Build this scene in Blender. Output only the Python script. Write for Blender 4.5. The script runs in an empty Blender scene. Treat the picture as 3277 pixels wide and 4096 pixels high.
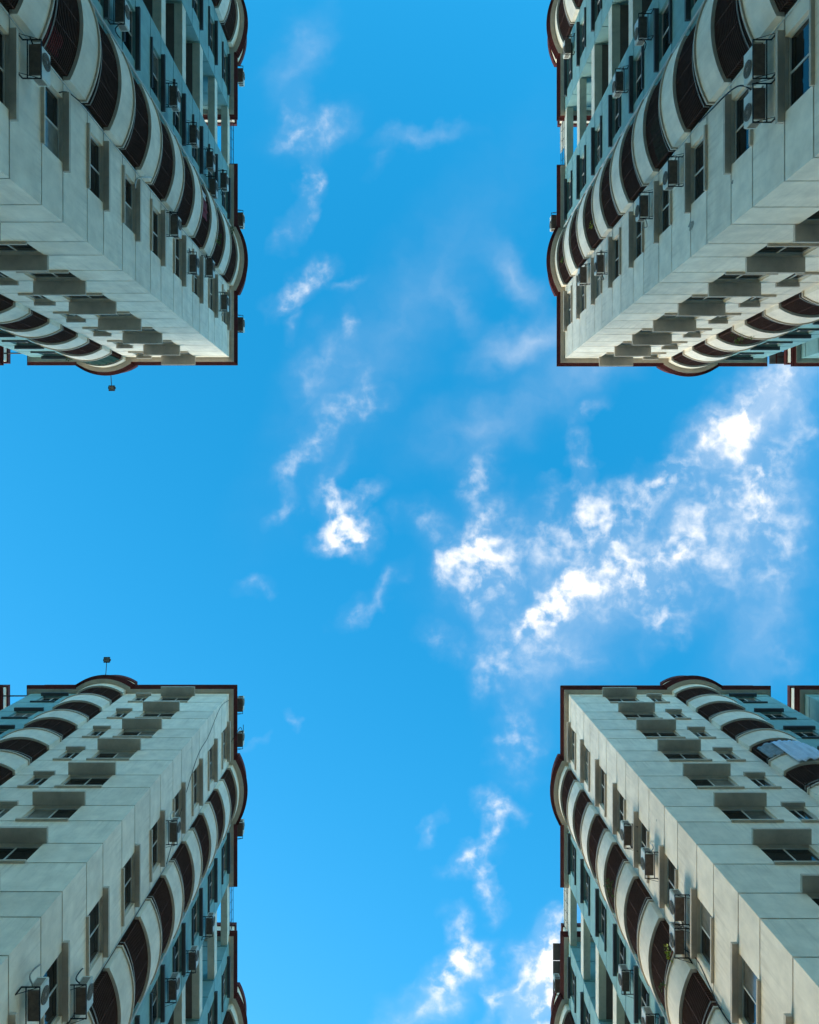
import bpy, bmesh, math, random
from mathutils import Vector
R = math.radians
random.seed(7)
sc = bpy.context.scene
C = sc.collection

# ------------------------------------------------------------------ camera
CAMZ = 1.6
FPX, IW, IH = 3077.0, 3277.0, 4096.0          # focal length and frame, in photograph pixels
VPX, VPY = 1590.0, 1975.0                      # where the zenith falls in the frame
cam = bpy.data.cameras.new('camera')
cam.sensor_fit = 'VERTICAL'
cam.sensor_height = 24.0
cam.lens = 24.0 * FPX / IH
cam.shift_x = (IW / 2 - VPX) / IH
cam.shift_y = -(IH / 2 - VPY) / IH
cam.clip_end = 5000
co = bpy.data.objects.new('camera', cam)
C.objects.link(co)
co.location = (0, 0, CAMZ)
co.rotation_euler = (math.pi, 0, 0)            # straight up: image right = +X, image down = +Y
sc.camera = co

# ------------------------------------------------------------------ sky, sun, exposure
SUN_AZ = R(122)       # direction towards the sun in the XY plane, from +X towards +Y
SUN_EL = R(14)
sc.view_settings.view_transform = 'Standard'
sc.view_settings.look = 'None'
sc.view_settings.gamma = 1.0
sc.view_settings.exposure = 1.98
sc.cycles.use_adaptive_sampling = True
sc.cycles.adaptive_threshold = .02
sc.cycles.max_bounces = 7
sc.cycles.diffuse_bounces = 6
sc.cycles.glossy_bounces = 2
sc.cycles.transmission_bounces = 1
world = bpy.data.worlds.new('World')
sc.world = world
world.use_nodes = True
SKY_STRENGTH = 0.15
SKY_GAMMA = .68
SKY_SAT = 1.76
SKY_TINT = (1.04, 1.16, 1.03, 1)

CLOUDS = [  # x, y in photograph pixels, half length, half width, angle, weight
    (1180, 420, 70, 34, 60, 0.47), (1265, 510, 110, 60, 15, 0.76), (1160, 560, 60, 26, 30, 0.47), (1255, 690, 80, 34, 105, 0.68), (1245, 750, 50, 30, 60, 0.57), (1190, 880, 95, 38, 60, 0.76),
    (1260, 1095, 80, 42, 30, 0.59), (1190, 1170, 95, 42, 30, 0.68), (1125, 1220, 50, 26, 60, 0.47), (1395, 1150, 55, 22, 15, 0.43), (1400, 1290, 44, 26, 100, 0.59), (1170, 1315, 50, 28, 60, 0.43),
    (1270, 1470, 120, 60, 60, 0.44), (1430, 1490, 95, 42, 100, 0.57), (1470, 1615, 80, 32, 20, 0.57), (1400, 1610, 70, 30, 20, 0.38), (1275, 1740, 110, 46, 55, 0.76), (1170, 1870, 70, 26, 30, 0.49),
    (1150, 1985, 70, 30, 80, 0.44), (1130, 2050, 60, 26, 50, 0.38), (1365, 2090, 110, 62, 120, 1.30), (1375, 2140, 110, 50, 20, 1.10), (1445, 2010, 95, 26, 45, 0.76), (1330, 2000, 70, 24, 100, 0.52), (1430, 2450, 80, 46, 40, 0.59),
    (1020, 2350, 55, 30, 20, 0.47), (1550, 2350, 85, 30, 60, 0.40), (1350, 1860, 80, 34, 60, 0.33), (1500, 2190, 60, 26, 60, 0.28),
    (1690, 535, 120, 26, 5, 0.42), (1200, 235, 150, 60, 60, 0.28), (1530, 620, 70, 26, 60, 0.24), 
    (1910, 1890, 90, 50, 60, 0.62), (1880, 1960, 60, 34, 90, 0.50),
    (1850, 2240, 110, 62, 60, 1.15), (1980, 2230, 120, 62, 110, 1.10), (1910, 2350, 90, 50, 70, 1.10), (2225, 2415, 150, 46, 40, 1.90), (2160, 2470, 70, 30, 40, 1.20),
    (1730, 2120, 130, 60, 140, 0.50), (1960, 2080, 110, 70, 60, 0.62), (2110, 2180, 120, 70, 60, 0.50), (1760, 2290, 60, 34, 60, 0.50),
    (2050, 2480, 190, 90, 60, 0.46), (2130, 2640, 150, 80, 60, 0.50), (1770, 2560, 80, 46, 150, 0.58), (1970, 2700, 80, 55, 60, 0.55), (2270, 2610, 120, 60, 150, 0.46),
    (2370, 2080, 190, 80, 20, 0.89), (2330, 2250, 170, 90, 60, 0.70), (2640, 1925, 110, 62, 20, 1.00), (2330, 1850, 110, 44, 100, 0.86), (2240, 1960, 70, 40, 40, 0.54),
    (2660, 2260, 170, 72, 20, 1.00), (2570, 2360, 150, 60, 130, 0.76), (2500, 2200, 160, 80, 60, 0.51), (2660, 2480, 110, 60, 60, 0.62), (2420, 2420, 120, 60, 60, 0.59),
    (2850, 1740, 190, 70, 40, 0.61), (2960, 1640, 220, 80, 40, 0.49), (3090, 1560, 190, 80, 40, 0.62), (2830, 1980, 200, 80, 60, 0.54), (2780, 2110, 150, 60, 40, 0.62),
    (3050, 1900, 170, 80, 110, 1.00), (3030, 2080, 160, 80, 120, 0.78), (3170, 1780, 150, 70, 60, 0.59), (2900, 2250, 180, 80, 60, 0.54), (3080, 2290, 160, 90, 60, 0.43),
    (3150, 2620, 110, 50, 110, 0.32), (2350, 1640, 60, 26, 20, 0.54), 
    (2050, 2930, 95, 60, 70, 0.58), (2090, 3020, 120, 70, 60, 0.40), (1985, 3225, 80, 46, 150, 0.95), (1965, 3320, 90, 26, 55, 0.80), (1890, 3440, 80, 46, 30, 0.95), (1945, 3540, 95, 34, 110, 1.00),
    (1720, 3310, 60, 24, 60, 0.62), (1760, 3490, 30, 20, 60, 0.35), (1870, 3780, 110, 50, 110, 1.00), (1830, 3860, 130, 46, 30, 1.15), (1790, 3960, 110, 36, 60, 0.95), (2180, 3665, 50, 26, 60, 0.80),
    (2150, 3890, 240, 40, 62, 1.10), (2200, 3960, 230, 46, 75, 1.20), (2090, 3900, 190, 24, 50, 0.90), (2150, 4050, 170, 50, 65, 1.10), (2110, 3790, 130, 30, 50, 0.70), (1990, 4000, 46, 24, 130, 0.90), (1640, 4060, 170, 70, 40, 0.45),
    (1180, 2880, 26, 14, 130, 0.52), (1025, 2970, 34, 14, 40, 0.57),
]
VEILS = [  # thin even cloud: x, y, half length, half width, angle, opacity
    (2070, 1120, 150, 60, 125, .20), (2120, 1370, 200, 65, 20, .30), (1930, 1700, 260, 110, 20, .14), (1830, 1220, 150, 50, 130, .08), (2350, 1470, 220, 90, 30, .16),
    (3080, 1590, 260, 110, 40, .36), (2950, 1720, 220, 90, 40, .24), (2500, 2300, 420, 220, 30, .16), (3000, 2050, 300, 200, 60, .20), (2250, 2550, 300, 180, 60, .12),
    (1250, 520, 150, 80, 20, .06), (1300, 1480, 200, 120, 60, .06), (1200, 230, 170, 80, 60, .07), (1700, 540, 150, 34, 5, .09), (3050, 2500, 260, 140, 60, .14),
    (2150, 3950, 240, 110, 65, .35), (1700, 4060, 220, 80, 40, .18), (1950, 2250, 240, 200, 60, .10), (1600, 1300, 700, 160, 55, .07),
]

def build_world():
    nt = world.node_tree
    N, L = nt.nodes, nt.links
    N.clear()
    def node(t, **kw):
        n = N.new(t)
        for k, v in kw.items(): setattr(n, k, v)
        return n
    def math_(op, a, b=None, c=None, clamp=False):
        n = node('ShaderNodeMath', operation=op, use_clamp=clamp)
        for i, v in enumerate((a, b, c)):
            if v is None: continue
            if isinstance(v, (int, float)): n.inputs[i].default_value = v
            else: L.new(v, n.inputs[i])
        return n.outputs[0]
    out = node('ShaderNodeOutputWorld')
    bg = node('ShaderNodeBackground')
    bg.inputs['Strength'].default_value = SKY_STRENGTH
    sky = node('ShaderNodeTexSky', sky_type='NISHITA', sun_disc=False)
    sky.sun_elevation = SUN_EL
    sky.sun_rotation = math.pi / 2 - SUN_AZ
    sky.air_density = 1.0
    sky.dust_density = .3
    sky.ozone_density = 2.0
    hs = node('ShaderNodeHueSaturation')
    hs.inputs['Saturation'].default_value = SKY_SAT
    gm = node('ShaderNodeGamma')          # the camera's soft contrast
    gm.inputs['Gamma'].default_value = SKY_GAMMA
    L.new(sky.outputs[0], gm.inputs['Color'])
    L.new(gm.outputs[0], hs.inputs['Color'])
    tint = node('ShaderNodeMix', data_type='RGBA', blend_type='MULTIPLY')
    tint.inputs[0].default_value = 1
    L.new(hs.outputs[0], tint.inputs[6])
    tint.inputs[7].default_value = SKY_TINT
    tc = node('ShaderNodeTexCoord')
    sep = node('ShaderNodeSeparateXYZ')
    L.new(tc.outputs['Generated'], sep.inputs[0])
    z = math_('MAXIMUM', sep.outputs[2], 0.06)
    k = FPX / 1000
    px = math_('MULTIPLY', math_('DIVIDE', sep.outputs[0], z), k)
    py = math_('MULTIPLY', math_('DIVIDE', sep.outputs[1], z), k)
    comb = node('ShaderNodeCombineXYZ')
    L.new(px, comb.inputs[0]); L.new(py, comb.inputs[1])
    P = comb.outputs[0]
    # wobble the coordinates so that the patches have ragged outlines
    wn = node('ShaderNodeTexNoise', noise_dimensions='2D')
    wn.inputs['Scale'].default_value = 7.0; wn.inputs['Detail'].default_value = 4
    L.new(P, wn.inputs['Vector'])
    wv = node('ShaderNodeVectorMath', operation='MULTIPLY_ADD')
    L.new(wn.outputs['Color'], wv.inputs[0])
    wv.inputs[1].default_value = (.15, .15, 0)
    L.new(P, wv.inputs[2])
    wv2 = node('ShaderNodeVectorMath', operation='SUBTRACT')
    L.new(wv.outputs[0], wv2.inputs[0]); wv2.inputs[1].default_value = (.075, .075, 0)
    PW = wv2.outputs[0]
    acc = None
    for (x, y, a, b, ang, w) in CLOUDS:
        m = node('ShaderNodeMapping', vector_type='TEXTURE')
        m.inputs['Location'].default_value = ((x - VPX) / 1000, (y - VPY) / 1000, 0)
        m.inputs['Rotation'].default_value = (0, 0, R(-ang))
        m.inputs['Scale'].default_value = (a * 1.9 / 1000, b * 1.9 / 1000, 1)
        L.new(PW, m.inputs[0])
        g = node('ShaderNodeTexGradient', gradient_type='SPHERICAL')
        L.new(m.outputs[0], g.inputs[0])
        acc = math_('MULTIPLY', g.outputs['Fac'], w) if acc is None else math_('MULTIPLY_ADD', g.outputs['Fac'], w, acc)
    vacc = None
    for (x, y, a, b, ang, w) in VEILS:
        m = node('ShaderNodeMapping', vector_type='TEXTURE')
        m.inputs['Location'].default_value = ((x - VPX) / 1000, (y - VPY) / 1000, 0)
        m.inputs['Rotation'].default_value = (0, 0, R(-ang))
        m.inputs['Scale'].default_value = (a * 2 / 1000, b * 2 / 1000, 1)
        L.new(PW, m.inputs[0])
        g = node('ShaderNodeTexGradient', gradient_type='QUADRATIC_SPHERE')
        L.new(m.outputs[0], g.inputs[0])
        vacc = math_('MULTIPLY', g.outputs['Fac'], w) if vacc is None else math_('MULTIPLY_ADD', g.outputs['Fac'], w, vacc)
    # beyond the frame: scattered patches of the same cloud
    far = node('ShaderNodeTexNoise', noise_dimensions='2D')
    far.inputs['Scale'].default_value = .9; far.inputs['Detail'].default_value = 2
    L.new(P, far.inputs['Vector'])
    ln = node('ShaderNodeVectorMath', operation='LENGTH'); L.new(P, ln.inputs[0])
    fr = node('ShaderNodeMapRange'); L.new(ln.outputs['Value'], fr.inputs[0])
    fr.inputs[1].default_value = 2.3; fr.inputs[2].default_value = 3.4
    fm = math_('MULTIPLY', math_('SUBTRACT', far.outputs['Fac'], .42, clamp=True), 2.2)
    acc = math_('MULTIPLY_ADD', fm, fr.outputs[0], acc)
    acc = math_('MINIMUM', acc, 1.75)
    n1 = node('ShaderNodeTexNoise', noise_dimensions='2D')
    n1.inputs['Scale'].default_value = 6.5; n1.inputs['Detail'].default_value = 8
    n1.inputs['Roughness'].default_value = .57
    L.new(PW, n1.inputs['Vector'])
    n2 = node('ShaderNodeTexNoise', noise_dimensions='2D')
    n2.inputs['Scale'].default_value = 17.0; n2.inputs['Detail'].default_value = 5
    n2.inputs['Roughness'].default_value = .5
    L.new(P, n2.inputs['Vector'])
    nn = math_('ADD', math_('MULTIPLY', n1.outputs['Fac'], .60), math_('MULTIPLY', n2.outputs['Fac'], .40))
    # thin cloud everywhere in a patch, thick where the noise is high
    v = math_('MULTIPLY', acc, math_('MULTIPLY_ADD', nn, 6.8, -2.62))
    dens = node('ShaderNodeMapRange', interpolation_type='SMOOTHSTEP')
    L.new(v, dens.inputs[0])
    dens.inputs[1].default_value = .0; dens.inputs[2].default_value = 2.7
    veil = math_('MULTIPLY', math_('MINIMUM', acc, 1.0), .07)
    vv = math_('MULTIPLY', vacc, math_('MULTIPLY_ADD', n1.outputs['Fac'], 1.5, .25))
    d = math_('MINIMUM', math_('ADD', math_('ADD', math_('MULTIPLY', dens.outputs[0], .92), veil), vv), .97)
    mix = node('ShaderNodeMix', data_type='RGBA')
    L.new(d, mix.inputs[0]); L.new(tint.outputs[2], mix.inputs[6])
    mix.inputs[7].default_value = (1.95, 1.97, 2.0, 1)
    L.new(mix.outputs[2], bg.inputs['Color'])
    L.new(bg.outputs[0], out.inputs['Surface'])
build_world()
world.cycles.sampling_method = 'MANUAL'
world.cycles.sample_map_resolution = 256

sun = bpy.data.lights.new('sun', 'SUN')
sun.energy = 0.55
sun.angle = R(20)
sun.color = (1.0, .88, .70)
so = bpy.data.objects.new('sun', sun)
C.objects.link(so)
sd = Vector((math.cos(SUN_AZ) * math.cos(SUN_EL), math.sin(SUN_AZ) * math.cos(SUN_EL), math.sin(SUN_EL)))
so.rotation_euler = sd.to_track_quat('Z', 'Y').to_euler()
so.location = (0, 0, 80)

# ------------------------------------------------------------------ materials
def material(name, col, rough=.8, var=.12, scale=1.5, streak=0.0, streak_col=None, bump=.0, bump_scale=40, metallic=0, spec=.3, rnd=0.0, stain=0.0):
    m = bpy.data.materials.new(name)
    m.use_nodes = True
    nt = m.node_tree
    N, L = nt.nodes, nt.links
    p = N['Principled BSDF']
    p.inputs['Roughness'].default_value = rough
    p.inputs['Metallic'].default_value = metallic
    p.inputs['Specular IOR Level'].default_value = spec
    geo = N.new('ShaderNodeNewGeometry')
    pos = geo.outputs['Position']
    n = N.new('ShaderNodeTexNoise')
    n.inputs['Scale'].default_value = scale; n.inputs['Detail'].default_value = 6; n.inputs['Roughness'].default_value = .6
    L.new(pos, n.inputs['Vector'])
    ramp = N.new('ShaderNodeMapRange')
    ramp.inputs[1].default_value = .3; ramp.inputs[2].default_value = .7
    ramp.inputs[3].default_value = 1 - var; ramp.inputs[4].default_value = 1 + var * .6
    L.new(n.outputs['Fac'], ramp.inputs[0])
    mul = N.new('ShaderNodeMix'); mul.data_type = 'RGBA'; mul.blend_type = 'MULTIPLY'
    mul.inputs[0].default_value = 1
    mul.inputs[6].default_value = (*col, 1)
    cc = N.new('ShaderNodeCombineColor')
    for i in range(3): L.new(ramp.outputs[0], cc.inputs[i])
    L.new(cc.outputs[0], mul.inputs[7])
    cur = mul.outputs[2]
    if streak:
        mp = N.new('ShaderNodeMapping'); mp.inputs['Scale'].default_value = (3.2, 3.2, .22)
        L.new(pos, mp.inputs[0])
        sn = N.new('ShaderNodeTexNoise'); sn.inputs['Scale'].default_value = 1.6; sn.inputs['Detail'].default_value = 5
        sn.inputs['Roughness'].default_value = .65
        L.new(mp.outputs[0], sn.inputs['Vector'])
        sr = N.new('ShaderNodeMapRange'); sr.inputs[1].default_value = .52; sr.inputs[2].default_value = .78
        sr.inputs[4].default_value = streak
        L.new(sn.outputs['Fac'], sr.inputs[0])
        mx = N.new('ShaderNodeMix'); mx.data_type = 'RGBA'
        L.new(sr.outputs[0], mx.inputs[0]); L.new(cur, mx.inputs[6])
        mx.inputs[7].default_value = (*(streak_col or (.2, .18, .14)), 1)
        cur = mx.outputs[2]
    if stain:
        # rain marks that start under each sill line and fade downwards
        sp = N.new('ShaderNodeSeparateXYZ'); L.new(pos, sp.inputs[0])
        def mt(op, a, b, clamp=False):
            q = N.new('ShaderNodeMath'); q.operation = op; q.use_clamp = clamp
            for ii, vv in enumerate((a, b)):
                if isinstance(vv, (int, float)): q.inputs[ii].default_value = vv
                else: L.new(vv, q.inputs[ii])
            return q.outputs[0]
        fr = mt('FRACT', mt('DIVIDE', mt('SUBTRACT', sp.outputs[2], .96), 3.0), 0)
        fr = mt('POWER', fr, 2.2)
        mp2 = N.new('ShaderNodeMapping'); mp2.inputs['Scale'].default_value = (9, 9, .5)
        L.new(pos, mp2.inputs[0])
        s2 = N.new('ShaderNodeTexNoise'); s2.inputs['Scale'].default_value = 1.0; s2.inputs['Detail'].default_value = 4
        L.new(mp2.outputs[0], s2.inputs['Vector'])
        r2 = N.new('ShaderNodeMapRange'); r2.inputs[1].default_value = .5; r2.inputs[2].default_value = .75
        L.new(s2.outputs['Fac'], r2.inputs[0])
        fac = mt('MULTIPLY', mt('MULTIPLY', r2.outputs[0], fr), stain)
        m3 = N.new('ShaderNodeMix'); m3.data_type = 'RGBA'
        L.new(fac, m3.inputs[0]); L.new(cur, m3.inputs[6]); m3.inputs[7].default_value = (col[0]*.38, col[1]*.36, col[2]*.34, 1)
        cur = m3.outputs[2]
    if rnd:
        oi = N.new('ShaderNodeObjectInfo')
        rr = N.new('ShaderNodeMapRange'); rr.inputs[3].default_value = 1 - rnd; rr.inputs[4].default_value = 1 + rnd
        L.new(oi.outputs['Random'], rr.inputs[0])
        c2 = N.new('ShaderNodeCombineColor')
        for i in range(3): L.new(rr.outputs[0], c2.inputs[i])
        m2 = N.new('ShaderNodeMix'); m2.data_type = 'RGBA'; m2.blend_type = 'MULTIPLY'; m2.inputs[0].default_value = 1
        L.new(cur, m2.inputs[6]); L.new(c2.outputs[0], m2.inputs[7])
        cur = m2.outputs[2]
    L.new(cur, p.inputs['Base Color'])
    if bump:
        bn = N.new('ShaderNodeTexNoise'); bn.inputs['Scale'].default_value = bump_scale; bn.inputs['Detail'].default_value = 4
        L.new(pos, bn.inputs['Vector'])
        b = N.new('ShaderNodeBump'); b.inputs['Strength'].default_value = bump; b.inputs['Distance'].default_value = .01
        L.new(bn.outputs['Fac'], b.inputs['Height']); L.new(b.outputs[0], p.inputs['Normal'])
    return m

M = {
    'white': material('white_wall_paint', (.90, .80, .665), .75, .16, 1.6, .14, (.46, .42, .35), .3, 30, rnd=.06, stain=.34),
    'teal': material('teal_wall_paint', (.24, .43, .43), .75, .16, 1.6, .14, (.14, .24, .25), .3, 30, rnd=.07, stain=.25),
    'trim': material('off_white_trim_paint', (.60, .51, .42), .7, .14, 2.5, .30, (.26, .23, .18), .2, 40, rnd=.06),
    'tealtrim': material('dark_teal_trim_paint', (.085, .10, .11), .7, .14, 2.5, .2, (.06, .08, .08), .2, 40, rnd=.06),
    'core': material('painted_joint_shade', (.035, .028, .025), .9, .2, 3),  # near-black colour stands in for shade in the joints and balcony recesses
    'red': material('dark_red_cornice_paint', (.12, .022, .018), .7, .3, 3, .4, (.05, .02, .018), .2, 40),
    'beam': material('cream_beam_paint', (.84, .78, .64), .75, .14, 1.5, .3, (.33, .31, .25), .2, 40),
    'frame': material('light_aluminium_frame', (.55, .58, .57), .45, .08, 5, rnd=.08),
    'glass': material('dark_window_glass', (.014, .016, .017), .04, .3, .6, spec=.5, rnd=.5),
    'curtain': material('pale_curtain_behind_glass', (.16, .17, .16), .12, .35, 2.5, spec=.5, rnd=.5),
    'door': material('shade_toned_balcony_door', (.034, .022, .020), .8, .3, 1.2, spec=.1, rnd=.4),  # door colour carries the shade of the balcony interior behind the grille
    'bars': material('dark_brown_iron', (.125, .066, .055), .85, .3, 6, spec=.1),
    'rail': material('pale_steel_rail', (.42, .40, .37), .5, .2, 5),
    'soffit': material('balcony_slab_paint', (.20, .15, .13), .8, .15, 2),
    'acwhite': material('white_enamel_casing', (.68, .68, .62), .45, .10, 4, .25, (.40, .33, .22), rnd=.12),
    'acdark': material('dark_base_pan', (.16, .12, .10), .7, .3, 8),
    'acfan': material('brown_fan_guard', (.11, .09, .07), .5, .2, 8),
    'black': material('black_bracket_steel', (.012, .011, .011), .5, .3, 10),
    'pipe': material('pale_plastic_pipe', (.55, .58, .56), .5, .12, 4),
    'cable': material('black_cable_rubber', (.012, .012, .012), .6, .2, 10),
    'gcable': material('grey_insulated_hose', (.30, .28, .25), .7, .2, 10),
    'roofing': material('grey_roof_screed', (.25, .24, .22), .9, .2, 1),
    'tarp': material('pale_blue_tarpaulin', (.58, .66, .80), .5, .15, 2.5, .25, (.32, .36, .45)),
    'greysheet': material('grey_tin_sheet', (.26, .28, .29), .5, .3, 6, .4, (.1, .1, .1)),
    'net': material('dark_green_shade_net', (.012, .055, .035), .85, .5, 6),
    'redcloth': material('dark_red_cloth', (.18, .02, .025), .85, .3, 6),
    'whitecloth': material('off_white_cloth', (.62, .60, .58), .85, .2, 6),
    'leaf': material('green_leaf', (.09, .16, .025), .6, .4, 30, rnd=.3),
    'yleaf': material('yellow_green_leaf', (.32, .36, .03), .6, .3, 30),
    'stem': material('brown_stem', (.06, .045, .03), .8, .2, 20),
    'pot': material('clay_pot', (.25, .10, .06), .8, .2, 20),
    'panel': material('solar_panel_backsheet', (.22, .20, .18), .6, .15, 4),
    'lampgrey': material('dark_grey_lamp_metal', (.05, .05, .05), .5, .2, 10),
    'lampglass': material('floodlight_glass', (.20, .21, .20), .2, .2, 10),
    'ground': material('paved_ground', (.34, .24, .17), .9, .25, .4),
    'asphalt': material('asphalt', (.06, .06, .06), .9, .3, 2, bump=.3),
    'paving': material('pale_paving', (.38, .29, .22), .9, .2, 1),
    'line': material('road_paint', (.7, .7, .68), .7, .2, 3),
    'patch': material('bare_render_patch', (.33, .32, .28), .9, .3, 10),
}

# ------------------------------------------------------------------ mesh tools
class MB:
    def __init__(s): s.v, s.f = [], []
    def add(s, vs, fs):
        o = len(s.v); s.v += [tuple(q) for q in vs]; s.f += [tuple(o + i for i in f) for f in fs]
        return s
    def box(s, x0, x1, y0, y1, z0, z1):
        return s.add([(x0,y0,z0),(x1,y0,z0),(x1,y1,z0),(x0,y1,z0),(x0,y0,z1),(x1,y0,z1),(x1,y1,z1),(x0,y1,z1)],
                     [(0,3,2,1),(4,5,6,7),(0,1,5,4),(1,2,6,5),(2,3,7,6),(3,0,4,7)])
    def strip(s, path, d0, d1, z0, z1):
        """a bar that follows a plan path between two offsets (left of travel = outwards)"""
        a, b = offset(path, d0), offset(path, d1)
        n = len(path); vs = []
        for i in range(n): vs += [(*a[i], z0), (*b[i], z0), (*b[i], z1), (*a[i], z1)]
        fs = []
        for i in range(n - 1):
            for k in range(4):
                j = (k + 1) % 4
                fs.append((4*i+k, 4*i+j, 4*i+4+j, 4*i+4+k))
        fs += [(0, 1, 2, 3), (4*n-4, 4*n-3, 4*n-2, 4*n-1)]
        return s.add(vs, fs)
    def poly(s, pts, z0, z1):
        n = len(pts)
        return s.add([(*p, z0) for p in pts] + [(*p, z1) for p in pts],
                     [tuple(range(n)), tuple(range(n, 2*n))] + [(i, (i+1) % n, n+(i+1) % n, n+i) for i in range(n)])
    def tube(s, pts, r, n=6):
        pts = [Vector(p) for p in pts]; vs = []; fs = []
        for i, p in enumerate(pts):
            t = (pts[min(i+1, len(pts)-1)] - pts[max(i-1, 0)]).normalized()
            u = t.cross(Vector((0, 0, 1)))
            if u.length < .05: u = t.cross(Vector((1, 0, 0)))
            u.normalize(); w = t.cross(u)
            rr = r[i] if isinstance(r, (list, tuple)) else r
            for k in range(n):
                a = 2*math.pi*k/n
                vs.append(p + u*math.cos(a)*rr + w*math.sin(a)*rr)
        for i in range(len(pts)-1):
            for k in range(n):
                j = (k+1) % n
                fs.append((i*n+k, i*n+j, (i+1)*n+j, (i+1)*n+k))
        fs += [tuple(range(n)), tuple(range((len(pts)-1)*n, len(pts)*n))]
        return s.add(vs, fs)

def offset(path, d):
    n = len(path); out = []
    for i in range(n):
        p = Vector(path[i])
        ns = []
        for a, b in ((i-1, i), (i, i+1)):
            if a < 0 or b > n-1: continue
            t = (Vector(path[b]) - Vector(path[a])).normalized()
            ns.append(Vector((-t.y, t.x)))
        if len(ns) == 1: q = p + ns[0]*d
        else:
            m = (ns[0] + ns[1]); m = m / m.length
            q = p + m * (d / max(.3, m.dot(ns[0])))
        out.append((q.x, q.y))
    return out

def finish(name, mb, mat, sx=1, sy=1, smooth=False):
    me = bpy.data.meshes.new(name)
    me.from_pydata([(x*sx, y*sy, z) for x, y, z in mb.v], [], mb.f)
    bm = bmesh.new(); bm.from_mesh(me)
    bmesh.ops.recalc_face_normals(bm, faces=bm.faces)
    bm.to_mesh(me); bm.free()
    me.materials.append(M[mat])
    if smooth:
        for p in me.polygons: p.use_smooth = True
    return me

def link(name, data, parent=None, loc=(0, 0, 0), rotz=0):
    o = bpy.data.objects.new(name, data)
    C.objects.link(o)
    o.parent = parent; o.location = loc; o.rotation_euler = (0, 0, rotz)
    return o

def tag(o, label, cat, group=None):
    o['label'] = label; o['category'] = cat
    if group: o['group'] = group
    return o

def structure(name, mb, mat):
    o = link(name, finish(name, mb, mat)); o['kind'] = 'structure'
    return o

# ------------------------------------------------------------------ ground
structure('ground', MB().box(-900, 900, -900, 900, -.6, 0), 'ground')
structure('road', MB().poly([(-5, -300), (5, -300), (5, -5), (300, -5), (300, 5), (5, 5), (5, 300), (-5, 300), (-5, 5), (-300, 5), (-300, -5), (-5, -5)], .004, .008), 'asphalt')
for k, (sx, sy) in enumerate(((-1, -1), (1, -1), (-1, 1), (1, 1))):
    y1 = 7.2 if sy < 0 else 10.8
    pts = [(5.2, 5.2), (300, 5.2), (300, y1), (8.9, y1), (8.9, 300), (5.2, 300)]
    structure('pavement', MB().poly([(x*sx, y*sy) for x, y in pts], .01, .14), 'paving')
    structure('kerb', MB().poly([(x*sx, y*sy) for x, y in [(5, 5), (300, 5), (300, 5.195), (5.195, 5.195), (5.195, 300), (5, 300)]], .01, .15), 'paving')

# ------------------------------------------------------------------ towers
FH = 3.0
SILL, HEAD = .99, 2.29
NF, F0 = 15, 3                     # storeys; the detailed ones start at F0
TOP = 44.8                         # underside of the cornice
J = .026                           # half width of the joints between the wall panels
LA, LB = 11.1, 10.6                # length of the corner wing along face A and face B
B2, B2E = 13.9, 24.5               # second wing along face B
A3, A3E = 13.25, 22.0              # third wing along face A
SLOT = 3.0
BALA, BALB, BALC = (5.8, 8.35), (4.0, 7.1), (17.4, 20.5)
RET, SAG = .2, .38

def fp(face, u, v):                # plan point on a face: u from the corner, v outwards
    return (u, -v) if face == 'A' else (-v, u)

def bulge(face, u0, u1, n=14, ret=RET, sag=SAG):
    """plan outline of a bowed balcony, in order of travel (A towards the corner, B away from it)"""
    c = (u1 - u0) / 2; r = (c*c + sag*sag) / (2*sag); a0 = math.asin(c / r)
    pts = [(u0, 0)]
    for i in range(n + 1):
        a = -a0 + 2*a0*i/n
        pts.append(((u0+u1)/2 + r*math.sin(a), ret + sag - r + r*math.cos(a)))
    pts.append((u1, 0))
    pts = [fp(face, u, v) for u, v in pts]
    return pts[::-1] if face == 'A' else pts

CORN1 = [(LA, SLOT), (LA, 0)] + bulge('A', *BALA) + [(0, 0)] + bulge('B', *BALB) + [(0, LB), (SLOT, LB)]
CORN2 = [(SLOT, B2), (0, B2)] + bulge('B', *BALC) + [(0, B2E), (8, B2E)]
CORN3 = [(A3E, 8), (A3E, 0), (A3, 0), (A3, SLOT)]

class Kit:
    """meshes of one mirror image of the tower, each made once and shared by all storeys"""
    def __init__(s, sx, sy): s.sx, s.sy, s.c = sx, sy, {}
    def get(s, key, make, mat, smooth=False):
        if key not in s.c: s.c[key] = finish(key[0] if isinstance(key, tuple) else key, make(MB()), mat, s.sx, s.sy, smooth)
        return s.c[key]

def panel(kit, root, name, path, z0, z1, mat, zo, t=.2, key=None):
    me = kit.get((name, key or str(path), round(z0, 3), mat), lambda m: m.strip(path, 0, -t, z0, z1), mat)
    return link(name, me, root, (0, 0, zo))

def fbox(m, face, u0, u1, v0, v1, z0, z1):
    a = fp(face, u0, v0); b = fp(face, u1, v1)
    return m.box(min(a[0], b[0]), max(a[0], b[0]), min(a[1], b[1]), max(a[1], b[1]), z0, z1)

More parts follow.
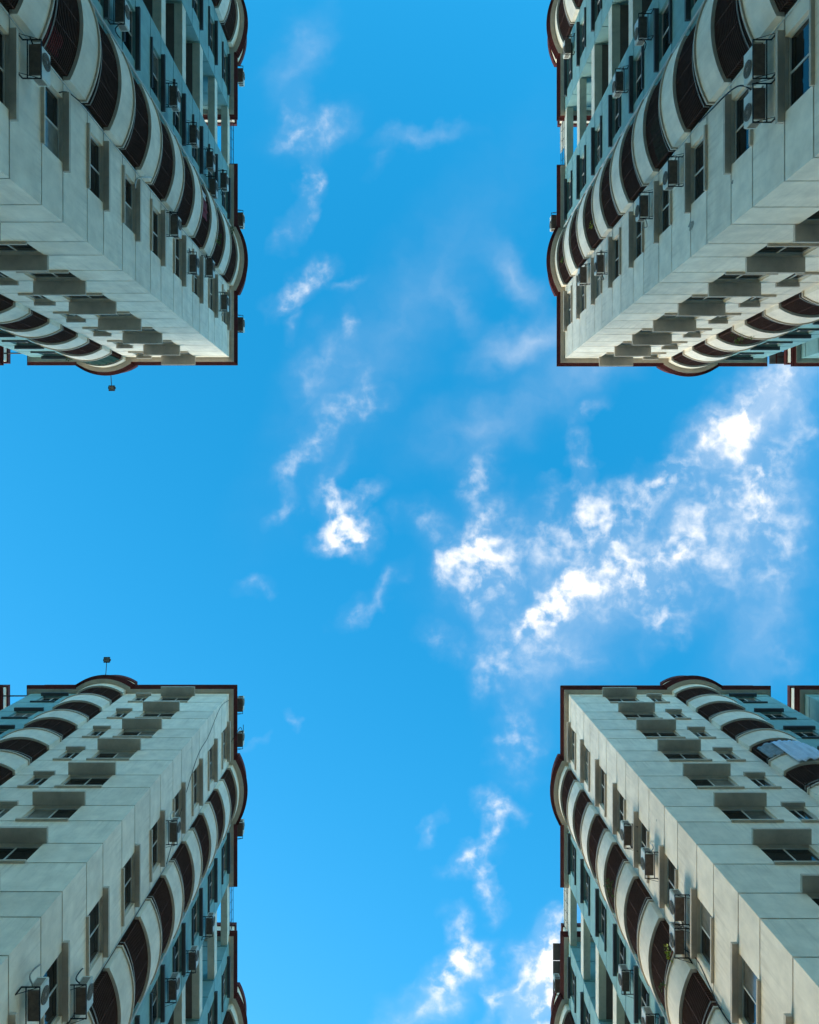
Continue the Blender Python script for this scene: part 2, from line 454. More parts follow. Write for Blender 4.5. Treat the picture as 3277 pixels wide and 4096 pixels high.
WIN = {  # face, opening u0, u1, canopy u0, u1, canopy depth, sill u0, u1, mullions, transom, trim
    'wide':   ('A', 1.90, 3.58, 1.80, 3.68, .50, 1.84, 3.64, (.5,), None, 'trim'),
    'small':  ('A', 4.29, 5.01, 4.23, 5.07, .15, 4.25, 5.05, (.5,), .36, 'trim'),
    'tealA':  ('A', 9.05, 10.17, 8.83, 10.33, .18, 9.0, 10.3, (.5,), None, 'tealtrim'),
    'cornB':  ('B', 1.66, 3.48, 1.43, 3.66, .18, 1.62, 3.60, (.5,), None, 'trim'),
    'tealB':  ('B', 7.88, 9.66, 7.62, 9.87, .16, 7.86, 9.78, (.5,), None, 'tealtrim'),
    'tealC':  ('B', 14.8, 16.55, 14.5, 16.75, .16, 14.7, 16.65, (.5,), None, 'tealtrim'),
    'far':    ('B', 21.1, 22.9, 20.9, 23.1, .18, 21.0, 23.0, (.5,), None, 'trim'),
    'teal3':  ('A', 14.3, 15.9, 14.1, 16.1, .18, 14.2, 16.0, (.5,), None, 'tealtrim'),
}
def window(kit, root, kind, i, rng):
    face, a, b, c0, c1, cd, s0, s1, mull, trans, trim = WIN[kind]
    zo = FH * i
    z0, z1 = SILL + .03, HEAD - J
    def frame(m):
        t = .045
        fbox(m, face, a, b, -.16, -.10, z0, z0 + t); fbox(m, face, a, b, -.16, -.10, z1 - t, z1)
        fbox(m, face, a, a + t, -.158, -.102, z0 + t, z1 - t); fbox(m, face, b - t, b, -.158, -.102, z0 + t, z1 - t)
        for k in mull:
            u = a + (b - a)*k
            fbox(m, face, u - .025, u + .025, -.156, -.104, z0 + t, z1 - t)
        if trans:
            zt = z0 + (z1 - z0)*trans
            fbox(m, face, a + t, b - t, -.154, -.106, zt - .025, zt + .025)
        return m
    w = link('window', kit.get(('window', kind), frame, 'frame'), root, (0, 0, zo))
    n = len(mull) + 1
    for k in range(n):
        ua, ub = a + .03 + (b - a - .06)*k/n, a + .03 + (b - a - .06)*(k + 1)/n
        slide = rng.random() < .25 and k == 0
        mat = 'curtain' if rng.random() < .16 else 'glass'
        dv = -.125 - .012*k
        link('pane', kit.get(('pane', kind, k, mat), lambda m: fbox(m, face, ua, ub, dv - .006, dv, z0 + .02, z1 - .02), mat), w)
    link('canopy', kit.get(('canopy', kind), lambda m: fbox(m, face, c0, c1, .003, cd, HEAD - .012, HEAD + .10), trim), w)
    link('sill', kit.get(('sill', kind), lambda m: fbox(m, face, s0, s1, -.10, .09, SILL - .045, SILL + .028), trim), w)
    return w

def balcony(kit, root, kind, face, rng_u, i):
    u0, u1 = rng_u
    out = bulge(face, u0, u1)
    zo = FH * i
    base = HEAD - FH
    b = link('balcony', kit.get(('parapet', kind), lambda m: m.strip(out, 0, -.12, base, base + 1.08), 'white'), root, (0, 0, zo))
    link('coping', kit.get(('coping', kind), lambda m: m.strip(out, .055, -.15, base + 1.083, base + 1.15), 'trim'), b)
    inner = offset(out, -.122)
    back = [fp(face, u1, -.88), fp(face, u0, -.88)] if face == 'B' else [fp(face, u0, -.88), fp(face, u1, -.88)]
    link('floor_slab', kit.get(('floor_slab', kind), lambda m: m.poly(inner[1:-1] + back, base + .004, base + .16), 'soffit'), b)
    gz0, gz1 = base + 1.16, HEAD - .01
    def grille(m):
        g = offset(out, -.11)
        nb = 20
        for k in range(nb + 1):
            z = gz0 + (gz1 - .02 - gz0)*k/nb
            m.strip(out, -.10, -.122, z, z + .016)
        for k in (1, 5, 8, 11, 15):
            x, y = g[k]
            m.box(x - .008, x + .008, y - .008, y + .008, gz0, gz1)
        return m
    link('grille', kit.get(('grille', kind), grille, 'bars'), b)
    def rail(m):
        g = offset(out, -.075)
        m.tube([(x, y, gz0 + .36) for x, y in g], .016, 5)
        return m
    link('rail', kit.get(('rail', kind), rail, 'rail'), b)
    dm = [fp(face, u, -.86) for u in (u0 + .1, u1 - .1)]
    dm = dm if face == 'B' else dm[::-1]
    link('balcony_door', kit.get(('balcony_door', kind), lambda m: m.strip(dm, .03, 0, base + .17, HEAD - .02), 'door'), b)
    return b

def A_(*us): return [(u, 0) for u in us]
def B_(*us): return [(0, u) for u in us]

def tower(name, xc, yc, sx, sy, label, seed):
    rng = random.Random(seed)
    kit = Kit(sx, sy)
    root = link(name, None, None, (xc, yc, 0))
    tag(root, label, 'apartment tower', 'four apartment towers around the crossing')
    K = lambda nm, mk, mat, zo=0: link(nm, kit.get((nm, str(len(kit.c)), zo), mk, mat), root, (0, 0, zo))
    # inner walls that close each wing and line the balcony recesses
    i_ = .21
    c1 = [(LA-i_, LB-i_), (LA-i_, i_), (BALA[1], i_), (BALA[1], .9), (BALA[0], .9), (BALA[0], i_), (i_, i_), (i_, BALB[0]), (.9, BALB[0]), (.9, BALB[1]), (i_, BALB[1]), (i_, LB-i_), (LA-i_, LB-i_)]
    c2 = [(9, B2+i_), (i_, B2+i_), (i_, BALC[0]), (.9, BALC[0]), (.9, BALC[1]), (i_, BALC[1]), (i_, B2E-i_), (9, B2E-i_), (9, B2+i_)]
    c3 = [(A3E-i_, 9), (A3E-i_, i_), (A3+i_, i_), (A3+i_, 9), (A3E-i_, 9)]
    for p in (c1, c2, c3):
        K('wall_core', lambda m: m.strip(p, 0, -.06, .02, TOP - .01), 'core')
    for pts in ([(.1, .1), (LA-.1, .1), (LA-.1, LB-.1), (.1, LB-.1)], [(.1, B2+.1), (9, B2+.1), (9, B2E-.1), (.1, B2E-.1)], [(A3+.1, .1), (A3E-.1, .1), (A3E-.1, 9), (A3+.1, 9)]):
        K('roof', lambda m: m.poly(pts, 45.26, 45.32), 'roofing')
    K('light_well_wall', lambda m: m.box(SLOT, SLOT+.2, LB-.3, B2+.3, .02, 43), 'teal')
    K('light_well_wall', lambda m: m.box(LA-.3, A3+.3, SLOT, SLOT+.2, .02, 43), 'teal')
    # panels: (path, material)
    P1 = {
        'band': [([(LA, SLOT), (LA, 0), (BALA[1], 0)], 'teal'), (A_(BALA[0]) + [(0, 0)] + B_(BALB[0]), 'white'),
                 (B_(BALB[1], LB) + [(SLOT, LB)], 'teal')],
        'pier': [([(LA, SLOT), (LA, 0), (10.17, 0)], 'teal'), (A_(9.05, BALA[1]), 'teal'), (A_(BALA[0], 5.01), 'white'), (A_(4.29, 3.58), 'white'),
                 (A_(1.90) + [(0, 0)] + B_(1.66), 'white'), (B_(3.48, BALB[0]), 'white'), (B_(BALB[1], 7.88), 'teal'), (B_(9.66, LB) + [(SLOT, LB)], 'teal')],
    }
    P2 = {
        'band': [([(SLOT, B2), (0, B2)] + B_(BALC[0]), 'teal'), (B_(BALC[1], B2E) + [(9, B2E)], 'white')],
        'pier': [([(SLOT, B2), (0, B2)] + B_(14.8), 'teal'), (B_(16.55, BALC[0]), 'teal'), (B_(BALC[1], 21.1), 'white'), (B_(22.9, B2E) + [(9, B2E)], 'white')],
    }
    P3 = {
        'band': [([(A3E, 9), (A3E, 0), (A3, 0), (A3, SLOT)], 'teal')],
        'pier': [([(A3E, 9), (A3E, 0), (15.9, 0)], 'teal'), (A_(14.3, A3) + [(A3, SLOT)], 'teal')],
    }
    for i in range(F0, NF):
        zo = FH*i
        for Q in (P1, P2, P3):
            for p, mt in Q['band']: panel(kit, root, 'wall_panel', p, HEAD - FH + J, SILL - J, mt, zo)
            for p, mt in Q['pier']: panel(kit, root, 'wall_panel', p, SILL + J, HEAD - J, mt, zo)
        for kind in ('wide', 'small', 'tealA', 'cornB', 'tealB', 'tealC', 'far', 'teal3'): window(kit, root, kind, i, rng)
        balcony(kit, root, 'A', 'A', BALA, i)
        balcony(kit, root, 'B', 'B', BALB, i)
        balcony(kit, root, 'C', 'B', BALC, i)
        if i < NF - 2:
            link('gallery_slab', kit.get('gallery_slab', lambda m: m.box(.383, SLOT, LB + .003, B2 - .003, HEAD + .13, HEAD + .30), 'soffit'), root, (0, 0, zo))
        link('gallery_beam', kit.get('gallery_beam', lambda m: m.box(.02, .38, LB + .003, B2 - .003, HEAD + .12, HEAD + .68), 'beam'), root, (0, 0, zo))
    # plain storeys below the ones in view, and the band under the cornice
    for Q in (P1, P2, P3):
        for p, mt in Q['band']:
            panel(kit, root, 'wall_panel', p, .02, HEAD + FH*(F0-1) - J, mt, 0)
            panel(kit, root, 'wall_panel', p, HEAD + FH*(NF-1) + J, TOP, mt, 0)
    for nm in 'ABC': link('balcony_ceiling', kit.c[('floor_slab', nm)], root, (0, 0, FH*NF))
    for f, r in (('A', BALA), ('B', BALB), ('B', BALC)):
        o = bulge(f, *r)
        K('balcony_fascia', lambda m: m.strip(o, 0, -.12, HEAD + FH*(NF-1), TOP), 'white')
        K('balcony_base_wall', lambda m: m.strip(o, 0, -.12, .02, HEAD + FH*(F0-1) - .004), 'white')
    # cornice, parapet, cap
    for path in (CORN1, CORN2, CORN3):
        K('cornice_soffit', lambda m: m.strip(path, .24, -.10, TOP + .002, TOP + .10), 'trim')
        for k, (d, z0, z1) in enumerate(((.27, .03, .11), (.31, .112, .19), (.355, .192, .27), (.40, .272, .34))):
            K('cornice_moulding', lambda m: m.strip(path, d, d - .3 if k else .243, TOP + z0, TOP + z1), 'red')
        K('roof_parapet', lambda m: m.strip(path, -.02, -.17, TOP + .342, TOP + 1.5), 'white')
        K('parapet_cap', lambda m: m.strip(path, .06, -.2, TOP + 1.502, TOP + 1.78), 'red')
    # drain pipe beside the bowed balcony
    K('drain_pipe', lambda m: m.tube([(-.07, BALB[1] + .26, .1), (-.07, BALB[1] + .26, TOP - .02)], .045, 8), 'pipe')
    K('thin_conduit', lambda m: m.tube([(-.02, BALB[0] - .08, .1), (-.02, BALB[0] - .08, TOP - .02)], .016, 5), 'pipe')
    return root, kit

TW = {
    'UL': (-9.43, -7.66, -1, -1, 'pale tower with teal wings filling the upper left corner, floodlight over its lower edge'),
    'UR': (9.41, -7.60, 1, -1, 'pale tower with teal wings filling the upper right corner, green netting in a balcony'),
    'LL': (-9.45, 11.22, -1, 1, 'pale tower with teal wings filling the lower left corner, floodlight over its upper edge'),
    'LR': (9.61, 11.26, 1, 1, 'pale tower with teal wings filling the lower right corner, pale blue tarpaulin on a balcony'),
}
WORD = {'UL': 'upper left', 'UR': 'upper right', 'LL': 'lower left', 'LR': 'lower right'}
KITS, ROOTS = {}, {}
for n, (k, (xc, yc, sx, sy, lab)) in enumerate(TW.items()):
    ROOTS[k], KITS[k] = tower('apartment_tower', xc, yc, sx, sy, lab, 11 + n)

def wp(t, face, u, v, z):          # a point on a tower's face in the world
    xc, yc, sx, sy, _ = TW[t]
    x, y = fp(face, u, v)
    return (xc + sx*x, yc + sy*y, z)
def outward(t, face):
    xc, yc, sx, sy, _ = TW[t]
    x, y = fp(face, 0, 1)
    return (sx*x, sy*y)
def face_rot(t, face):             # rotation that turns local -Y to the face's outward direction
    ox, oy = outward(t, face)
    return math.atan2(oy, ox) + math.pi/2

# ------------------------------------------------------------------ air conditioners
ZF = lambda fr: fr*43.2 + CAMZ
def ac_meshes():
    d = {}
    W, D0, D1, H = .40, -.46, -.14, .56
    m = MB().box(-W, W, D0, D1, .04, H)
    me = finish('casing', m, 'acwhite')
    bm = bmesh.new(); bm.from_mesh(me)
    bmesh.ops.bevel(bm, geom=list(bm.edges), offset=.018, segments=2, affect='EDGES')
    bm.to_mesh(me); bm.free()
    d['casing'] = me
    d['base_pan'] = finish('base_pan', MB().box(-W+.015, W-.015, D0+.015, D1-.015, .012, .045), 'acdark')
    m = MB(); n = 20
    cx, cz, r = -.09, .30, .215
    vs = [(cx + r*math.cos(2*math.pi*k/n), D0-.004, cz + r*math.sin(2*math.pi*k/n)) for k in range(n)]
    vs += [(x, D0-.016, z) for x, _, z in vs]
    m.add(vs, [tuple(range(n)), tuple(range(n, 2*n))] + [(k, (k+1) % n, n+(k+1) % n, n+k) for k in range(n)])
    d['fan_guard'] = finish('fan_guard', m, 'acfan')
    m = MB()
    for rr in (.06, .10, .14, .18, .215):
        m.tube([(cx + rr*math.cos(2*math.pi*k/16), D0-.022, cz + rr*math.sin(2*math.pi*k/16)) for k in range(17)], .004, 4)
    for k in range(8):
        a = math.pi*2*k/8
        m.tube([(cx + .03*math.cos(a), D0-.022, cz + .03*math.sin(a)), (cx + .215*math.cos(a), D0-.022, cz + .215*math.sin(a))], .004, 4)
    m.tube([(cx, D0-.016, cz), (cx, D0-.03, cz)], .04, 10)
    d['fan_spokes'] = finish('fan_spokes', m, 'gcable')
    m = MB()
    for s in (-1, 1):
        for k in range(8):
            z = .12 + .048*k
            x0, x1 = sorted((s*(W+.001), s*(W+.006)))
            m.box(x0, x1, D0+.05, D1-.05, z, z+.022)
    d['louvre'] = finish('louvre', m, 'acdark')
    m = MB()
    L_ = .50
    for x in (-L_, L_-.03): m.box(x, x+.026, -.49, 0, -.02, .008)
    m.box(-L_+.031, L_-.031, -.49, -.466, -.02, .008); m.box(-L_+.031, L_-.031, -.144, -.12, -.02, .008)
    for x in (-L_, L_-.03):
        m.box(x+.001, x+.029, -.028, -.002, -.30, -.021)
        m.tube([(x+.015, -.44, -.02), (x+.015, -.03, -.28)], .010, 4)
    d['bracket'] = finish('bracket', m, 'black')
    return d
ACM = ac_meshes()
AC_MATS = dict(casing='acwhite')
AC = {   # column, face B position, bracket height
    'UL': [('corner', 3.24, .4467), ('corner', 3.30, .725), ('corner', 2.6, .792), ('corner', 3.3, .861), ('corner', 2.4, .934),
           ('teal', 8.2, .583), ('teal', 8.5, .722), ('teal', 8.36, .792), ('teal', 8.56, .863), ('teal', 7.45, .8755), ('teal', 8.76, .932),
           ('roof', 2.05, 1.018), ('roof', 8.05, 1.018), ('roof', 16.3, 1.018)],
    'UR': [('teal', 9.66, .658), ('teal', 9.26, .727), ('far', 16.26, .948), ('corner', 3.3, .4465), ('corner', 2.2, .4465), ('corner', 3.0, .586),
           ('corner', 3.0, .655), ('corner', 2.7, .796), ('corner', 3.1, .870), ('roof', 7.97, 1.018)],
    'LL': [('corner', 2.56, .724), ('corner', 1.62, .446), ('corner', 3.4, .5125), ('teal', 9.75, .8627), ('teal', 9.56, .7907), ('teal', 8.9, .721),
           ('roof', .87, 1.018), ('roof', 2.88, 1.018), ('roof', 8.0, 1.018)],
    'LR': [('corner', 2.5, .716), ('corner', 2.4, .655), ('corner', 2.4, .585), ('corner', 3.5, .585), ('teal', 8.57, .723), ('teal', 8.3, .653),
           ('roof', 16.9, 1.018)],
}
ORD = ['highest', 'second highest', 'third highest', 'fourth highest', 'fifth highest', 'sixth highest', 'seventh highest']
WHERE = {'corner': 'on the {} tower pale wall', 'teal': 'on the {} tower teal wall',
         'far': 'on the far wing of the {} tower', 'roof': 'on the {} tower roof parapet'}
rng = random.Random(5)
for t, lst in AC.items():
    cols = {}
    for e in lst: cols.setdefault(e[0], []).append(e)
    for col, es in cols.items():
        if col == 'roof': es.sort(key=lambda e: e[1])
        else: es.sort(key=lambda e: (-e[2], e[1]))
        for n, (c, u, fr) in enumerate(es):
            z = ZF(fr)
            if c == 'roof':
                which = (['nearest the crossing', 'farther from the crossing', 'farthest from the crossing'][n] if len(es) > 1 else 'small white box alone')
                lab = 'air conditioner %s, %s' % (WHERE[c].format(WORD[t]), which)
            elif len(es) == 1: lab = 'air conditioner in a black bracket ' + WHERE[c].format(WORD[t])
            else: lab = 'air conditioner in black bracket %s, %s of %d' % (WHERE[c].format(WORD[t]), 'lowest' if n == len(es)-1 else ORD[n], len(es))
            o = link('air_conditioner', None, None, wp(t, 'B', u, .02 if c != 'roof' else .13, z), face_rot(t, 'B'))
            tag(o, lab, 'air conditioner', 'air conditioners on the towers')
            for nm in ('casing', 'base_pan', 'fan_guard', 'fan_spokes', 'louvre', 'bracket'):
                link(nm, ACM[nm], o)
            # refrigerant hose from the unit back into the wall
            s = rng.choice((-1, 1)); lp = rng.uniform(.1, .3); top = rng.uniform(.55, .95)
            pts = []
            for k in range(9):
                a = k/8
                pts.append((s*(.41 + lp*math.sin(a*math.pi)), -.2 + .19*a, .2 + top*a - .35*math.sin(a*math.pi)))
            if c != 'roof':
                link('hose', finish('hose', MB().tube(pts, .02, 5), rng.choice(('cable', 'gcable', 'pipe')), smooth=True), o)

# ------------------------------------------------------------------ floodlights
for t, u, lab in (('UL', 7.35, 'square floodlight on a thin arm over the lower roof edge of the upper left tower'),
                  ('LL', 7.62, 'square floodlight on a thin arm over the upper roof edge of the lower left tower')):
    f = tag(link('floodlight', None, None, wp(t, 'A', u, .4, 46.45), face_rot(t, 'A')), lab, 'floodlight', 'floodlights over the roof edges')
    link('arm', finish('arm', MB().tube([(0, .2, 0), (0, -.4, .22), (0, -.92, .32)], .022, 6), 'lampgrey'), f)
    link('housing', finish('housing', MB().box(-.17, .17, -1.22, -.9, .29, .42), 'lampgrey'), f)
    link('lens', finish('lens', MB().box(-.14, .14, -1.18, -.94, .27, .288), 'lampglass'), f)
    link('yoke', finish('yoke', MB().box(-.2, -.175, -1.10, -.98, .3, .44).box(.175, .2, -1.10, -.98, .3, .44).box(-.2, .2, -1.08, -1.0, .441, .46), 'lampgrey'), f)

# ------------------------------------------------------------------ rails and boards over the light wells
def well_rail(t, board):
    root = ROOTS[t]; sx, sy = TW[t][2:4]
    m = MB()
    y0, y1 = LB + .2, B2 - .2
    yb = y0 if board == 0 else (y0 + (y1-y0)*(1-board))
    zb = HEAD + FH*14 + .68
    for z in (.28, .62, 1.02): m.tube([(.06 - .03*z, y0, zb + z), (.06 - .03*z, y1, zb + z)], .018, 5)
    for k in range(6):
        y = y0 + .05 + (y1 - y0 - .1)*k/5
        m.tube([(.06, y, zb - .02), (.03, y + (.18 if k < 5 else 0), zb + 1.02)], .014, 4)
    link('well_railing', finish('well_railing', m, 'black', sx, sy), root)
    if board:
        link('well_board', finish('well_board', MB().box(.09, .13, yb, y1 + .15, zb + .01, zb + 1.5), 'white', sx, sy), root)
well_rail('UL', 0); well_rail('LL', 0); well_rail('UR', .5); well_rail('LR', .95)
for t in ('UL', 'LL'):
    sx, sy = TW[t][2:4]
    link('well_pipe', finish('well_pipe', MB().tube([(LA - .2, .45, 46.0), (A3 + .2, .45, 46.0)], .04, 6), 'black', sx, sy), ROOTS[t])

# ------------------------------------------------------------------ solar panels
arr = tag(link('solar_array', None, None, wp('LR', 'B', 15.3, -.2, 46.6), 0), 'row of solar panels over the roof edge of the lower right tower, seen from below', 'solar panels')
for k in range(6):
    p = link('solar_panel', finish('solar_panel', MB().box(-.62, 1.0, 0, .99, .42, .46), 'panel'), arr, (0, k*1.04, 0))
    link('panel_rail', finish('panel_rail', MB().box(-.22, -.18, .01, .98, .36, .418), 'black').copy(), p)
    link('post', finish('post', MB().box(.16, .2, .4, .44, .02, .418), 'black'), p)
sh = tag(link('roof_sheet', None, None, wp('UR', 'A', 12.45, -.75, 46.75), 0), 'grey sheet canopy with dark red frame bars beside the upper right tower', 'roof sheet')
link('sheet', finish('sheet', MB().box(0, .9, 0, .72, .05, .08), 'panel'), sh)
link('frame_bar', finish('frame_bar', MB().box(.38, .42, 0, .72, 0, .049), 'red'), sh)
link('frame_bar', finish('frame_bar', MB().box(.43, .9, .3, .33, .0, .049), 'red'), sh)

# ------------------------------------------------------------------ cloths, nets, tarpaulin
def drape(t, face, bal, ua, ub, z0, z1, off, mat, name, label, cat, wav=.02, seed=1, nz=10, nu=36, ragged=.06, parent=None):
    """a hanging sheet that follows the bowed balcony front, with folds"""
    rg = random.Random(seed)
    u0, u1 = bal; c = (u1-u0)/2; r = (c*c + SAG*SAG)/(2*SAG)
    ph = [rg.uniform(0, 6.28) for _ in range(6)]
    org = wp(t, face, ua, 0, z0)
    vs, fs = [], []
    for i in range(nu+1):
        u = ua + (ub-ua)*i/nu
        x = u - (u0+u1)/2
        v = RET + SAG - r + math.sqrt(max(0, r*r - x*x)) + off
        top = z1 - ragged*(math.sin(i*.9 + ph[0]) + math.sin(i*.37 + ph[1]))*.5
        bot = z0 + ragged*(math.sin(i*.7 + ph[2]) + math.sin(i*.23 + ph[3]))
        for k in range(nz+1):
            a = k/nz
            w = wav*(math.sin(u*17 + ph[4] + a*1.5) + .6*math.sin(u*31 + ph[5] - a*2))
            p = wp(t, face, u, v + w, bot + (top-bot)*a)
            vs.append(tuple(p[q]-org[q] for q in range(3)))
    for i in range(nu):
        for k in range(nz):
            a = i*(nz+1)+k
            fs.append((a, a+1, a+nz+2, a+nz+1))
    me = bpy.data.meshes.new(name); me.from_pydata(vs, [], fs); me.materials.append(M[mat])
    for p in me.polygons: p.use_smooth = True
    o = link(name, me, None, org)
    sol = o.modifiers.new('thickness', 'SOLIDIFY'); sol.thickness = .006
    return tag(o, label, cat)
def bz(i): return HEAD + FH*(i-1)          # foot of the parapet of storey i
drape('LR', 'A', BALA, BALA[0]+.62, BALA[1]-.02, bz(11)+.02, bz(11)+2.35, .09, 'tarp', 'tarpaulin', 'pale blue tarpaulin draped over a bowed balcony of the lower right tower', 'tarpaulin', .03, 3)
drape('LR', 'A', BALA, BALA[0]+.05, BALA[0]+.72, bz(11)+1.15, bz(11)+2.45, .06, 'greysheet', 'tin_sheet', 'grey corrugated sheet over the grille beside the pale blue tarpaulin', 'tin sheet', .02, 4, nu=20)
drape('UR', 'B', BALB, BALB[0]+.15, BALB[1]-.15, bz(9)+1.2, bz(9)+2.6, -.16, 'net', 'shade_net', 'dark green shade net behind a balcony grille of the upper right tower', 'shade net', .02, 5)
drape('UL', 'A', BALA, BALA[0]+.15, BALA[1]-.15, bz(14)+1.2, bz(14)+2.9, -.08, 'net', 'shade_net', 'dark green shade net over a topmost balcony of the upper left tower', 'shade net', .02, 6)
drape('UL', 'B', BALB, BALB[0]+.2, BALB[0]+.8, bz(7)+1.2, bz(7)+2.3, -.17, 'redcloth', 'hanging_cloth', 'dark red cloth hung low behind the largest balcony grille of the upper left tower', 'cloth', .02, 7, nu=16)
drape('UL', 'B', BALB, BALB[0]+1.1, BALB[0]+1.9, bz(12)+1.3, bz(12)+2.4, -.08, 'redcloth', 'hanging_cloth', 'red cloth over a high balcony grille of the upper left tower, beside a white one', 'cloth', .02, 8, nu=16)
drape('UL', 'B', BALB, BALB[0]+2.0, BALB[0]+2.45, bz(12)+1.25, bz(12)+2.3, -.07, 'whitecloth', 'hanging_cloth', 'white cloth over a high balcony grille of the upper left tower', 'cloth', .02, 9, nu=12)

# ------------------------------------------------------------------ balcony plants
def plant(t, face, bal, uf, i, label, n=40, spread=.35, mat='leaf', hang=.5, seed=1, up=.35, size=.09):
    rg = random.Random(seed)
    u0, u1 = bal; c = (u1-u0)/2; r = (c*c + SAG*SAG)/(2*SAG)
    u = u0 + (u1-u0)*uf; x = u - (u0+u1)/2
    v = RET + SAG - r + math.sqrt(max(0, r*r - x*x))
    z = bz(i) + 1.16
    o = tag(link('potted_plant', None, None, wp(t, face, u, v - .05, z), face_rot(t, face)), label, 'plant', 'plants on the balcony ledges')
    pot = MB(); k = 10
    prof = [(.055, .0), (.075, .13), (.08, .13), (.08, .15)]
    vs = [(q*math.cos(6.2832*j/k), q*math.sin(6.2832*j/k), zz) for q, zz in prof for j in range(k)]
    fs = [(a*k+j, a*k+(j+1) % k, (a+1)*k+(j+1) % k, (a+1)*k+j) for a in range(len(prof)-1) for j in range(k)] + [tuple(range(k)), tuple(range((len(prof)-1)*k, len(prof)*k))]
    link('pot', finish('pot', pot.add(vs, fs), 'pot'), o)
    st, lf = MB(), MB()
    for _ in range(max(4, n//6)):
        a = rg.uniform(0, 6.28); ln = rg.uniform(.5, 1)
        end = Vector((math.cos(a)*spread*ln, -abs(math.sin(a))*spread*.7*ln - .1, rg.uniform(-hang, up)))
        pts = [Vector((0, 0, .14)), Vector((end.x*.4, end.y*.5, .2 + up*.4)), end]
        st.tube(pts, .006, 4)
        for _ in range(6):
            q = pts[1].lerp(pts[2], rg.uniform(.1, 1)) + Vector((rg.uniform(-.06, .06), rg.uniform(-.06, .06), rg.uniform(-.06, .06)))
            d = Vector((rg.uniform(-1, 1), rg.uniform(-1, .3), rg.uniform(-1, .6))).normalized()
            w = d.cross(Vector((rg.uniform(-1, 1), rg.uniform(-1, 1), rg.uniform(-1, 1)))).normalized()
            s = size*rg.uniform(.6, 1.2); nrm = d.cross(w)*s*.18
            lf.add([q, q + d*s*.5 + w*s*.32 + nrm, q + d*s, q + d*s*.5 - w*s*.32 + nrm], [(0, 1, 2), (0, 2, 3)])
    link('stem', finish('stem', st, 'stem'), o)
    link('leaves', finish('leaves', lf, mat), o)
plant('LR', 'B', BALB, .09, 9, 'potted plant with bright yellow green leaves pushed through a balcony grille, lower right tower', 20, .22, 'yleaf', .15, 1, .5, .16)
plant('LR', 'B', BALB, .45, 9, 'small green plant on the same ledge as the yellow green one, lower right tower', 20, .16, 'leaf', .2, 2, .3)
plant('LR', 'B', BALB, .38, 11, 'dense trailing plant filling a balcony grille, two storeys above the yellow green plant', 70, .5, 'leaf', .3, 3, .8)
plant('LR', 'A', BALA, .03, 10, 'bare twiggy plant spilling over a balcony at the right edge of the lower right tower', 36, .55, 'stem', .9, 4, .1, .06)
plant('UL', 'B', BALB, .3, 13, 'green plant on the second highest bowed balcony of the upper left tower', 50, .3, 'leaf', .3, 5, .5)
plant('UL', 'B', BALB, .8, 14, 'spiky plant at the far end of the topmost bowed balcony of the upper left tower', 40, .35, 'leaf', .2, 6, .5)
plant('UR', 'B', BALB, .2, 12, 'yellow green plant on the third highest bowed balcony of the upper right tower', 40, .25, 'yleaf', .3, 7, .4)
plant('UR', 'B', BALB, .25, 14, 'plant on the topmost bowed balcony of the upper right tower', 30, .25, 'leaf', .3, 8, .4)
plant('UR', 'A', BALA, .12, 12, 'dark leafy plant trailing over a lower edge balcony of the upper right tower', 70, .6, 'leaf', .6, 9, .2)
plant('UL', 'A', BALA, .9, 14, 'plant at the end of the green netted balcony of the upper left tower', 30, .3, 'leaf', .1, 10, .4)

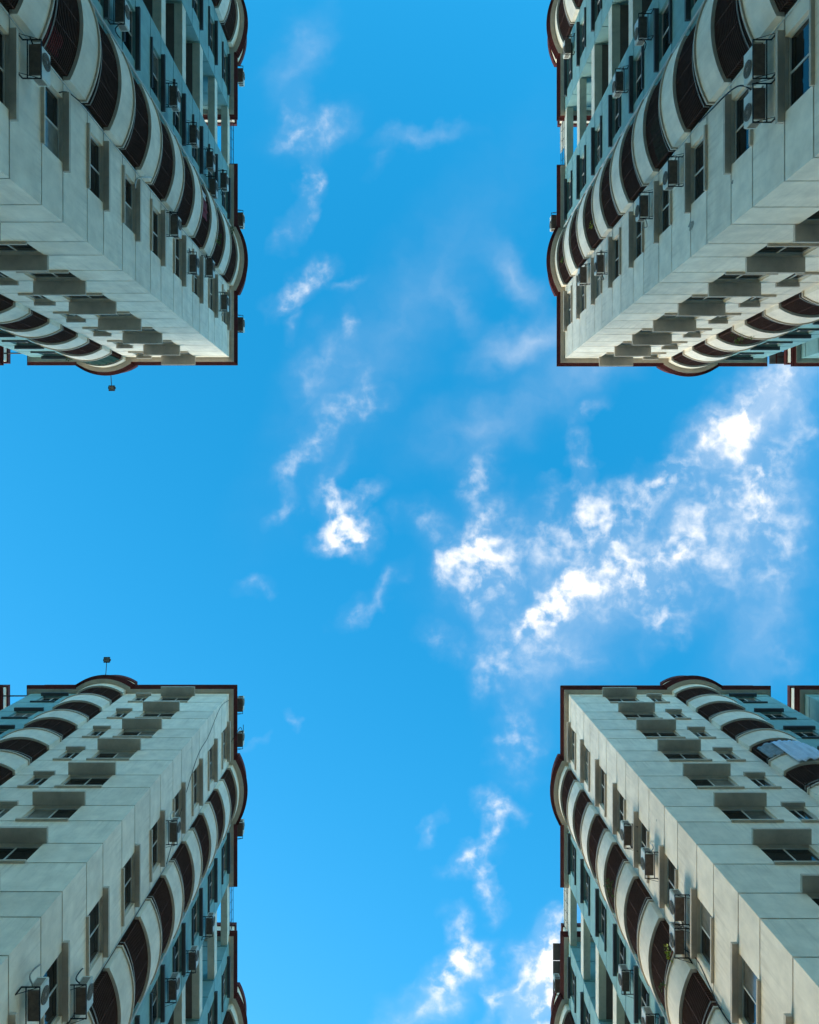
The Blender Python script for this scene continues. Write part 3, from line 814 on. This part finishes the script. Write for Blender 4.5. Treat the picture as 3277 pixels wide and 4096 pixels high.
# ------------------------------------------------------------------ loose cables
def cable(t, face, pts, label, r=.016, mat='cable'):
    org = wp(t, face, *pts[0])
    P = [Vector(wp(t, face, *p)) - Vector(org) for p in pts]
    fine = []
    for k in range(len(P)-1):
        p0, p1, p2, p3 = P[max(k-1, 0)], P[k], P[k+1], P[min(k+2, len(P)-1)]
        for j in range(8):
            a = j/8
            fine.append(.5*((2*p1) + (p2-p0)*a + (2*p0-5*p1+4*p2-p3)*a*a + (3*p1-p0-3*p2+p3)*a**3))
    fine.append(P[-1])
    tag(link('cable', finish('cable', MB().tube(fine, r, 5), mat, smooth=True), None, org), label, 'cable', 'loose cables on the tower walls')
cable('UR', 'B', [(3.95, .03, 25.5), (3.5, .35, 24.0), (3.2, .4, 22.0), (2.6, .25, 21.2)], 'black cable swinging past the two stacked air conditioners of the upper right tower', .022)
cable('UL', 'B', [(3.95, .05, 25.3), (3.8, .18, 24.4), (3.7, .12, 23.4), (3.5, .02, 23.0)], 'black cable hanging between lowest balconies of the upper left tower')
cable('UL', 'B', [(4.1, .3, 30.2), (3.7, .5, 29.2), (3.4, .3, 28.6), (3.3, .02, 29.2)], 'pale hose looping out of a middle balcony of the upper left tower', .028, 'pipe')
cable('LL', 'B', [(.35, .015, 44.7), (.18, .012, 42.6), (.9, .012, 40.0), (1.35, .012, 37.5), (3.9, .02, 33.0)], 'thin black cable running down the pale corner of the lower left tower', .012)
cable('LL', 'B', [(3.95, .02, 33.0), (3.95, .05, 26.0), (3.9, .02, 20.0)], 'thin black cable beside the bowed balconies of the lower left tower', .012)
cable('LR', 'B', [(3.9, .05, 27.2), (3.6, .06, 26.0), (3.9, .1, 24.4), (3.95, .05, 23.6)], 'black cable dropping from the paired air conditioners of the lower right tower', .02)
cable('LL', 'B', [(2.2, .5, 46.3), (2.5, .62, 45.6), (2.0, .55, 45.1), (2.6, .2, 44.5)], 'tangled black cable over the roof edge of the lower left tower', .018)
def patch(t, u, z, w, h, seed):
    rg = random.Random(seed); n = 14
    ring = [(w*math.cos(6.2832*k/n)*rg.uniform(.5, 1.1), h*math.sin(6.2832*k/n)*rg.uniform(.5, 1.1)) for k in range(n)]
    m = MB().add([(-.003, u + a, z + b) for a, b in ring] + [(.05, u + a, z + b) for a, b in ring],
                 [tuple(range(n)), tuple(range(n, 2*n))] + [(k, (k+1) % n, n+(k+1) % n, n+k) for k in range(n)])
    sx, sy = TW[t][2:4]
    link('render_patch', finish('render_patch', m, 'patch', sx, sy), ROOTS[t])
patch('UR', 1.0, ZF(.570), .2, .30, 1)
patch('UR', 1.15, ZF(.50), .06, .08, 2)
patch('LR', .85, ZF(.66), .05, .05, 3)
